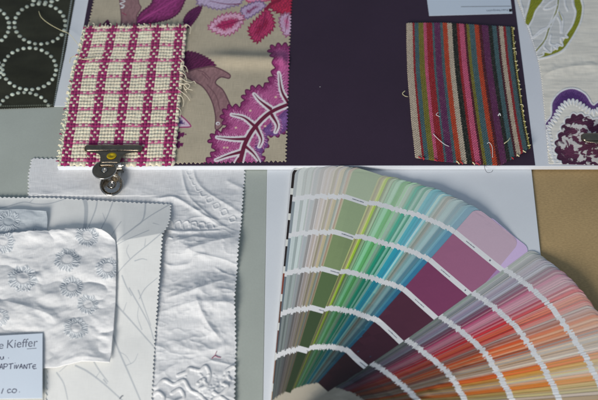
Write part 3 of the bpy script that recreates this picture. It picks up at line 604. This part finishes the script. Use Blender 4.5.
sC = s
s = Swatch([(-60, 366), (48, 364)], [(48, 364), (47.5, 385), (47, 440)], [(-60, 440), (47, 440)], [(-60, 366), (-60, 440)], 4.2, .42, pink='R', pitch=4.2, amp=1.2)
p = s.paint((176, 178, 174)); s.Hz = .25*fbm(s.a0*.03, s.b0*.03, 3, 91)
p.line([(44, 362), (43.6, 400), (43, 440)], 1.4, (120, 124, 124))
s.build('plain_fabric', MAT['print_'], label='cream swatch edge with pinked side, showing below the handwritten label', group=G_WHITE)

# ================================================================== handwritten label
zl = 8.1
lab = slab('handwritten_label', [P(-70, 399.5, zl), P(42.3, 398.3, zl), P(42.6, 333.2, zl), P(-70, 339.5, zl)], zl-.35, zl, MAT['label'], .08)
tag(lab, 'pale blue-white paper label with handwriting and printed surname', 'label')
lettering('printed_lettering', 'e', (-1.6, 348.9), (3.2, 348.7), 5.9, zl, MAT['print_ink'], lab)
lettering('printed_lettering', 'Kieffer', (6.8, 348.3), (37.4, 346.3), 6.6, zl, MAT['print_ink'], lab)
slab('printed_line', ccw([(27, 349.2), (36.5, 348.5), (36.5, 347.9), (27, 348.6)], zl+.03), zl+.005, zl+.03, MAT['print_ink'], .005, lab)
def pen(strokes, k, ox, oy, w=.42):
    V, F_ = [], []
    for st in strokes:
        q_ = cr([(ox+x/k, oy+y/k) for x, y in st], n=5) if len(st) > 2 else np.array([(ox+x/k, oy+y/k) for x, y in st], float)
        q_ = np.array([P(x, y, zl) for x, y in q_]); n0 = len(V)
        for i in range(len(q_)):
            t = q_[min(i+1, len(q_)-1)]-q_[max(i-1, 0)]; t = t/max(np.hypot(*t), 1e-6); ww = w*(1+.25*math.sin(i*.9))
            nn = np.array([-t[1], t[0]])*ww/2; V += [(*(q_[i]-nn), zl+.03), (*(q_[i]+nn), zl+.03)]
        F_ += [(n0+2*i, n0+2*i+2, n0+2*i+3, n0+2*i+1) for i in range(len(q_)-1)]
    return mesh_obj('handwriting', V, F_, MAT['ink'], lab, smooth=False)
B5 = 5.33
pen([[(-30, 168), (-26, 182), (-14, 182), (-10, 168), (-8, 184)], [(2, 168), (4, 182), (14, 182), (18, 168), (20, 183)], [(44, 176), (47, 176)]], B5, 0, 325, .5)
pen([[(-22, 236), (-14, 210), (-10, 212), (-6, 236)], [(-20, 226), (-6, 224)], [(-2, 236), (6, 210), (10, 212), (14, 236)], [(0, 226), (13, 224)], [(22, 208), (20, 236)], [(18, 209), (34, 207), (40, 214), (34, 222), (22, 223)], [(58, 207), (56, 235)], [(46, 209), (72, 205)], [(78, 213), (77, 233)], [(79, 203), (82, 202)], [(86, 212), (88, 233), (100, 211)], [(104, 233), (112, 210), (115, 212), (121, 233)], [(105, 224), (119, 222)], [(127, 234), (129, 211), (142, 233), (145, 209)], [(158, 209), (157, 233)], [(148, 210), (172, 206)], [(192, 212), (178, 214), (174, 224), (180, 233), (196, 231)], [(176, 223), (190, 221)]], B5, 0, 325, .55)
pen([[(18, 338), (8, 366)], [(58, 344), (46, 342), (40, 352), (44, 361), (60, 358)], [(76, 341), (66, 346), (66, 358), (78, 361), (88, 352), (84, 342), (74, 341)], [(102, 357), (105, 357)]], B5, 0, 325, .55)

# ================================================================== bulldog clips
def disc_verts(rx, hole, prof, seg=40):
    V, F_ = [], []
    for rr, z in prof:
        for k in range(seg): w = 2*math.pi*k/seg; V.append((rr*math.cos(w), rr*math.sin(w), z))
    n = len(prof)
    for i in range(n):
        for k in range(seg):
            j = (i+1) % n; F_.append((i*seg+k, i*seg+(k+1) % seg, j*seg+(k+1) % seg, j*seg+k))
    return V, F_
def make_clip(label):
    """origin on the board's front edge, at the height of the board's top; x along the bar, y towards the board, z up (mm)"""
    root = empty('bulldog_clip', label, 'clip', (0, 0, 0)); T = math.radians
    def place(V, c, rx):                               # tilt about x, then move
        ca, sa = math.cos(rx), math.sin(rx); return [(x+c[0], y*ca-z*sa+c[1], y*sa+z*ca+c[2]) for x, y, z in V]
    def plate(name, sec, mat, th=.7, parent=root):     # sec: list of (half width left, half width right, y, z)
        V, F_ = [], []; n = 9
        for dz in (0, -th):
            for l_, r_, y, z in sec:
                for k in range(n): f = k/(n-1); V.append((-l_+(l_+r_)*f, y, z+dz+.5*math.sin(f*math.pi)))
        m = len(sec); o_ = m*n
        for i in range(m-1):
            for k in range(n-1):
                a = i*n+k; F_.append((a, a+1, a+n+1, a+n)); F_.append((o_+a, o_+a+n, o_+a+n+1, o_+a+1))
        for i in range(m-1):
            for k in (0, n-1): a = i*n+k; F_.append((a, a+n, o_+a+n, o_+a) if k == 0 else (a, o_+a, o_+a+n, a+n))
        for i in (0, m-1):
            for k in range(n-1): a = i*n+k; F_.append((a, o_+a, o_+a+1, a+1) if i == 0 else (a, a+1, o_+a+1, o_+a))
        return mesh_obj(name, V, F_, mat, parent)
    # rolled jaw bar: a flattened tube, slightly bowed
    for name, z0 in (('jaw_bar', 3.6), ('jaw_bar', -6.9)):
        V, F_ = [], []; NS, NR = 25, 18
        for i in range(NS):
            x = -23.4+46.8*i/(NS-1); e = 1-.35*max(0, abs(x)-22.0)/1.4
            for k in range(NR):
                w = 2*math.pi*k/NR; V.append((x, 14.6+3.2*e*math.cos(w), z0+1.9*e*math.sin(w)))
        for i in range(NS-1):
            for k in range(NR): F_.append((i*NR+k, i*NR+(k+1) % NR, (i+1)*NR+(k+1) % NR, (i+1)*NR+k))
        F_.append(tuple(range(NR))[::-1]); F_.append(tuple(range((NS-1)*NR, NS*NR)))
        mesh_obj(name, V, F_, MAT['bronze'], root)
    up = [(23.2, 23.2, 12.6, 3.9), (21.5, 21.5, 10.8, 4.9), (15.5, 15.5, 9.6, 5.5), (11.5, 11.0, 8.2, 6.2), (9.6, 9.0, 6, 7.0), (8.7, 8.0, 3, 7.8), (8.4, 7.6, 0, 8.3), (8.3, 7.4, -2.2, 8.4)]
    body = plate('spring_body', up, MAT['bronze'])
    lo = [(l_, r_, y, -5.2-(z-3.9)*.12) for l_, r_, y, z in up]; plate('spring_body', lo, MAT['bronze'])
    # folded spring between the plates
    V, F_ = [], []; NR, NS = 14, 2
    for x in (-7.4, 8.6):
        for k in range(NR):
            w = math.pi*(.5+k/(NR-1)); V.append((x, -1.6+4.6*math.cos(w)*.9, 1.2+6.4*math.sin(w)))
    for k in range(NR-1): F_.append((k, k+1, NR+k+1, NR+k))
    mesh_obj('spring', V, F_, MAT['steel'], root)
    tube('hinge_pin', [(-9.0, -2.2, 4.6), (0, -2.2, 4.6), (11.6, -2.2, 4.6)], 1.0, MAT['steel'], root, 10, 0)
    prof = [(2.3, .1), (3.1, .75), (4.2, .55), (6.6, .25), (7.9, .45), (8.7, 1.25), (9.25, 1.1), (9.3, .2), (8.6, -.5), (6.5, -.5), (2.6, -.6)]
    for rx, c, sc in ((T(-9), (-3.9, -9.4, 8.3), 1.0), (T(12), (.9, -17.0, -1.5), .98)):
        V, F_ = disc_verts(9, 2, prof); V = place([(x*sc, y*sc, z) for x, y, z in V], c, rx)
        h = mesh_obj('handle', V, F_, MAT['bronze'] if sc == 1 else MAT['steel'], root)
        pr = [(9.05*sc, 1.1), (9.45*sc, 1.35), (9.75*sc, .8), (9.6*sc, .1), (9.2*sc, -.1)]; V, F_ = disc_verts(9, 2, pr)
        mesh_obj('rim', place(V, c, rx), F_, MAT['steel'], h)
        pr = [(1.15, .3), (1.9, .85), (2.35, .8), (2.5, .1), (1.2, -.2)]; V, F_ = disc_verts(9, 2, pr, 24); mesh_obj('eyelet', place(V, c, rx), F_, MAT['steel'], h)
    plate('handle_arm', [(6.2, 7.6, -1.0, 0.2), (6, 7.2, -6, -.4), (6.2, 7.0, -11, -1.0)], MAT['steel'])
    plate('handle_arm', [(8.0, 7.2, -1.6, 8.3), (8.6, 4.8, -3.2, 8.5), (8.6, 2.6, -5.0, 8.6)], MAT['bronze'])
    if 'yellow' in label:
        V, F_ = disc_verts(4, 0, [(.01, .10), (3.0, .10), (3.9, .06), (3.95, -.1), (.01, -.1)], 30)
        mesh_obj('sticker', place(V, (.2, 4.6, 8.15), T(-17)), F_, MAT['sticker'], root)
    return root
edge = P(112.8, 166.6, Z_B1)
c1 = make_clip('bronzed bulldog clip with a yellow dot gripping the checked swatch'); c1.location = (edge[0]*MM, edge[1]*MM, (Z_B1+1.0)*MM)
e2 = P(612.5, 166.2, Z_B1)
c2 = make_clip('plain bronzed bulldog clip gripping the white embroidered swatch'); c2.location = ((e2[0]+7)*MM, (e2[1]+4)*MM, (Z_B1+2.4)*MM); c2.scale = (1.3, 1.3, 1.3)
for c in (c1, c2): c['group'] = 'bulldog clips on the mood board'

# ================================================================== fan deck of paint colours
PV = np.array([8.0, -212.0]); HWID, WR, RTIP, TH = 31.0, 11.5, 238.3, .19
fan = empty('colour_fan_deck', 'fanned deck of paint colour cards spread from greys through greens, plum and orange', 'colour fan', (PV[0], PV[1], 0))
# left edges seen in the photo: angle of the card, its colour in the middle of the card
keys = [(4.85, (112, 126, 136)), (6.6, (146, 160, 160)), (8.2, (160, 173, 170)), (9.6, (158, 162, 164)), (10.8, (166, 162, 162)), (12.0, (164, 158, 150)), (12.7, (140, 136, 116)), (13.4, (164, 160, 158)), (14.0, (174, 166, 136)), (14.7, (136, 150, 142)), (15.4, (156, 132, 112)), (16.1, (126, 146, 112)),
        (21.3, (166, 174, 116)), (22.0, (160, 160, 118)), (22.7, (150, 190, 56)), (23.4, (122, 142, 108)), (24.3, (118, 176, 130)), (25.6, (120, 186, 142)), (26.6, (84, 166, 92)), (27.4, (134, 170, 150)), (28.2, (108, 146, 120)), (29.0, (24, 150, 116)), (29.8, (118, 176, 156)), (30.5, (44, 124, 96)), (31.2, (126, 174, 168)), (32.2, (36, 140, 160)), (33.2, (56, 150, 176)), (34.2, (116, 160, 156)), (35.2, (120, 128, 122)), (36.2, (118, 158, 160)), (37.4, (110, 150, 158)), (38.4, (76, 130, 146)), (39.4, (52, 116, 150)), (40.6, (110, 48, 84)),
        (53.2, (132, 140, 140)), (54.0, (150, 156, 156)), (54.8, (120, 126, 132)), (55.6, (138, 140, 154)), (56.4, (130, 122, 142)), (57.4, (150, 152, 170)), (58.2, (120, 100, 116)), (59.0, (112, 62, 86)), (60.2, (166, 74, 108)), (61.2, (184, 122, 142)), (62.2, (178, 132, 142)), (63.2, (176, 54, 80)), (64.3, (186, 44, 52)), (65.6, (196, 96, 72)), (66.8, (188, 52, 44)), (68.0, (160, 142, 134)), (69.0, (150, 82, 62)), (70.0, (200, 84, 44)), (71.2, (206, 104, 58)), (72.4, (160, 80, 50)), (73.4, (156, 148, 142)), (74.6, (168, 140, 110)), (75.8, (198, 180, 164)), (76.8, (216, 94, 30)), (78.0, (214, 140, 58)), (79.0, (204, 160, 92)), (80.0, (176, 160, 144)), (81.2, (206, 110, 40)), (82.2, (180, 140, 72)), (83.2, (176, 148, 98)), (84.4, (160, 146, 132)), (86.0, (196, 140, 62)), (88, (190, 150, 90)), (91, (170, 156, 130)), (97, (190, 160, 60))]
cards = []
kt = np.array([k for k, _ in keys]); kc = np.array([c for _, c in keys], float)
th_list = list(kt[:34]); r2 = random.Random(5)
for a, b in zip(kt[34:-1], kt[35:]):                    # the warm half is tightly fanned: one more card in most gaps
    th_list.append(a)
    if a < 84: th_list.append(a+(b-a)*r2.uniform(.42, .58))
th_list.append(97.0)
th_list.insert(th_list.index(40.6), 40.2)
dk = [(.5, (196, 198, 194)), (.27, (186, 190, 186)), (.0, None), (.84, None), (.66, None), (.50, None)]
def band_colours(c, rs):
    c = np.array(c, float); g_ = c.mean(); c = c*.95+g_*.05; out = []
    sat = c*.96+(c-g_)*.04
    for k, w in enumerate((.5, .24)): out.append(c*(1-w)+np.array((184, 184, 180))*w+rs.normal(0, 3))
    out.append(sat+rs.normal(0, 3))
    for f in (.83, .64, .47): q_ = sat*f; q_ = q_+(q_-q_.mean())*.08; out.append(q_+rs.normal(0, 2.5))
    return [np.clip(x, 8, 230) for x in out]
rx_ = random.Random(8); extra = set()
for a, b in zip(th_list[:-1], th_list[1:]):
    if .3 < b-a < 2.6 and a not in (40.2, 39.4):
        e_ = a+(b-a)*rx_.uniform(.42, .85); extra.add(e_)
        if b-a > .75: extra.add(a+(b-a)*rx_.uniform(.2, .4))
th_list = sorted(th_list+list(extra)); leftover = []
th_arr = np.array(th_list); idxs = np.arange(len(th_arr))
def zed(i, r, phi):
    d_ = np.degrees(np.arcsin(np.clip(WR/np.maximum(r, WR), 0, 1)))
    low = np.interp(phi-d_, th_arr, idxs, left=0)
    z0 = np.interp(phi, (2, 7, 22), (5.5, 5.3, 2.5))
    return z0+TH*np.maximum(i-low, 0)+.02*i*0
def card(i, theta, bands, bars, root_col, zoff=0.0, name='colour_card', w0=-HWID, w1=WR, collect=None, rho_min=-12.0, thick=None, drho=0.0, zfix=None):
    """one card: bands = list of (rho_top, rho_bottom, colour)"""
    R0 = 7.0; rows = [RTIP-R0*(1-math.cos(a)) for a in np.linspace(0, math.pi/2, 6)]
    cuts = sorted({RTIP-R0, *[b[0] for b in bands], *[b[1] for b in bands], -12.0} - set(q_ for b in bands for q_ in b[:2] if q_ < rho_min), reverse=True)
    cuts = [c for c in cuts if c > rho_min]+[rho_min]
    for a, b in zip(cuts[:-1], cuts[1:]):
        if a > RTIP-R0+.01: continue
        n = max(1, int((a-b)/9)); rows += list(np.linspace(a, b, n+1)[1:])
    rows = np.array(rows); nx = 9; V = []; fc = []; F_ = []
    th = math.radians(theta)
    for rho in rows:
        k = max(0.0, rho-(RTIP-R0)); ins = R0-math.sqrt(max(0, R0*R0-k*k))
        xs = np.linspace(w0+ins, w1-ins, nx); rh = rho+drho
        X = rh*math.sin(th)+xs*math.cos(th); Y = rh*math.cos(th)-xs*math.sin(th)
        r = np.hypot(X, Y); phi = np.degrees(np.arctan2(X, Y)); phi = np.where(rh < 5, theta, phi)
        Zc = zed(i, r, phi)+zoff if zfix is None else np.full(nx, zfix)
        V += list(zip(X, Y, Zc))
    def colour(rho):
        for a, b, c in bands:
            if b-1e-6 <= rho <= a+1e-6: return alb(c)
        return alb(root_col)
    m = len(rows)
    for j in range(m-1):
        c = colour((rows[j]+rows[j+1])/2)
        for k in range(nx-1): a = j*nx+k; F_.append((a+nx, a+nx+1, a+1, a)); fc.append(c)
    ring = list(range(nx))+[j*nx+nx-1 for j in range(1, m)]+[(m-1)*nx+k for k in range(nx-2, -1, -1)]+[j*nx for j in range(m-2, 0, -1)]
    n0 = len(V); tk = thick or TH*.92
    V += [(V[q_][0], V[q_][1], V[q_][2]-tk) for q_ in ring]
    for q_ in range(len(ring)):
        b = (q_+1) % len(ring); F_.append((ring[q_], ring[b], n0+b, n0+q_))
        rho = rows[min(ring[q_]//nx, m-2)]; fc.append(alb((176, 178, 178))*.6+colour(rho-.01)*.4)
    if collect is not None: collect.append((V, F_, fc)); return None
    return mesh_obj(name, V, F_, MAT['card'], fan, corner=fc, smooth=False)
BARS = [211, 178.2, 145.3, 112.4, 79.4]; BW = 4.4
def std_bands(cols, d=0):
    out = []; tops = [RTIP]+[b-BW for b in BARS]; bots = BARS+[44.0]
    for (a, b), c in zip(zip(tops, bots), cols): out.append((a, b, c))
    for b in BARS: out.append((b, b-BW, (188, 193, 198)))
    return out
# cover under the deck, then the sample card with dark chips
cov = card(0, 3.95, [], [], (170, 174, 178), name='back_cover', thick=3.2, zfix=5.2); cov['label'] = 'pale grey stiff back cover'
chips = [(33, 26, 24), (33, 26, 24), (30, 24, 24), (32, 27, 26), (112, 56, 40), (84, 56, 42), (86, 50, 40), (116, 82, 58), (150, 124, 92), (160, 140, 108)]
bd = []
for k, c in enumerate(chips): top = RTIP-3-k*23.1; bd.append((top, top-17.2, c))
card(0, 4.3, bd, [], (196, 194, 188), name='chip_card', zoff=-0.12)['label'] = 'base card with dark brown chips'
rs = np.random.default_rng(3)
for i, a in enumerate(th_list):
    if i == 0 or True:
        c = np.array([np.interp(a, kt, kc[:, k]) for k in range(3)]) if a not in kt else kc[list(kt).index(a)]
        if a in extra:
            j = int(np.searchsorted(kt, a)); w_ = rs.random(); c = kc[j-1]*w_+kc[min(j, len(kc)-1)]*(1-w_); c = c*(.82, 1.04, 1.14, .92)[rs.integers(4)]; c = c*.95+np.full(3, c.mean())*.05+rs.normal(0, 6)+rs.normal(0, 2, 3)
        elif a not in kt:
            j = int(np.searchsorted(kt, a)); c = kc[j-1]*(.6)+kc[min(j, len(kc)-1)]*.4+rs.normal(0, 5, 3)
            if rs.random() < .3: c = c*.55+np.array((176, 168, 160))*.45
        cols = band_colours(c, rs)
        if abs(a-40.6) < .01: cols = [(166, 147, 162), (136, 87, 115), (108, 52, 84), (68, 34, 50), (50, 24, 36), (38, 20, 24)]
        if abs(a-16.1) < .01: cols = [(150, 164, 142), (130, 148, 116), (112, 130, 92), (76, 96, 62), (52, 68, 44), (40, 52, 34)]
        if a == 40.2: cols = [(178, 160, 196), (150, 120, 160), (120, 90, 130), (90, 60, 100), (70, 40, 70), (50, 30, 50)]
        o = card(i, 43.1 if a == 40.2 else a, std_bands(cols), BARS, (150, 146, 134), rho_min=150.0 if a == 40.2 else -12.0, collect=leftover if a in extra else None, drho=rs.normal(0, .5) if a not in (16.1, 40.6) else 0)
        if abs(a-40.6) < .01:
            o['label'] = 'broad plum card'; plum = (o, i, a)
        if a == 40.2: o['label'] = 'lilac card'
        if abs(a-16.1) < .01:
            o['label'] = 'broad sage green card'; sage = (o, i, a)
V, F_, fc = [], [], []
for v_, f_, c_ in leftover:
    n0 = len(V); V += v_; F_ += [tuple(i+n0 for i in q_) for q_ in f_]; fc += c_
o = mesh_obj('colour_card_stack', V, F_, MAT['card'], fan, corner=fc, smooth=False); o['kind'] = 'stuff'; o['label'] = 'the many thinnest slivers of colour cards between the others'
# tiny printed codes on the bars of the two broad cards
for (par, i, a), items in ((plum, [('printed_code', -20, 8.5, .62), ('printed_square', 2.5, 1.2, 1.3)]), (sage, [('printed_code', -25, 9.5, .62)])):
    th = math.radians(a)
    for b in BARS:
        for nm, x0, w, h in items:
            V, F_ = [], []; n = max(1, int(w/1.1)); rho = b-BW/2
            for k in range(n+1):
                for e in (-1, 1):
                    xx = x0+w*k/n; rr = rho+e*h/2*(1 if n == 1 else .7+.3*math.sin(k*2.7+b)); X = rr*math.sin(th)+xx*math.cos(th); Y = rr*math.cos(th)-xx*math.sin(th)
                    V.append((X, Y, float(zed(i, np.hypot(X, Y), math.degrees(math.atan2(X, Y))))+.07))
            F_ = [(2*k, 2*k+2, 2*k+3, 2*k+1) for k in range(n)]
            mesh_obj(nm, V, F_, MAT['print_ink'], par, smooth=False)

# ================================================================== light, sky, camera
w = bpy.data.worlds.new('World'); S.world = w; w.use_nodes = True; nt = w.node_tree; bg = nt.nodes['Background']
tc = nt.nodes.new('ShaderNodeTexCoord'); sp = nt.nodes.new('ShaderNodeSeparateXYZ'); nt.links.new(tc.outputs['Generated'], sp.inputs[0])
rp = nt.nodes.new('ShaderNodeValToRGB'); mr_ = nt.nodes.new('ShaderNodeMapRange'); mr_.inputs[1].default_value = -1; mr_.inputs[2].default_value = 1
nt.links.new(sp.outputs[2], mr_.inputs[0]); nt.links.new(mr_.outputs[0], rp.inputs[0])
e = rp.color_ramp.elements; e[0].position = .45; e[0].color = (.16, .15, .14, 1); e[1].position = 1; e[1].color = (.45, .56, .72, 1)
x = e.new(.62); x.color = (.56, .67, .80, 1)
nt.links.new(rp.outputs[0], bg.inputs[0]); bg.inputs[1].default_value = .42
ld = bpy.data.lights.new('window_light', 'AREA'); ld.shape = 'RECTANGLE'; ld.size = .5; ld.size_y = .42; ld.energy = 15.5; ld.color = (1.0, .95, .885)
lo = bpy.data.objects.new('window_light', ld); COL.objects.link(lo)
from mathutils import Vector
lo.location = (-.50, -1.02, .54); lo.rotation_euler = (Vector((0, 0, 0))-lo.location).to_track_quat('-Z', 'Y').to_euler()
cd = bpy.data.cameras.new('camera'); cam = bpy.data.objects.new('camera', cd); COL.objects.link(cam); S.camera = cam
cam.location = (0, -D*ST*MM, D*CT*MM); cam.rotation_euler = (TILT, 0, 0)
cd.sensor_width = 36; cd.lens = 36*F/598; cd.clip_start = .01; cd.clip_end = 50
cd.dof.use_dof = True; cd.dof.focus_distance = .715; cd.dof.aperture_fstop = 6.3
S.view_settings.view_transform = 'Standard'; S.view_settings.look = 'None'; S.view_settings.exposure = 0; S.view_settings.gamma = 1
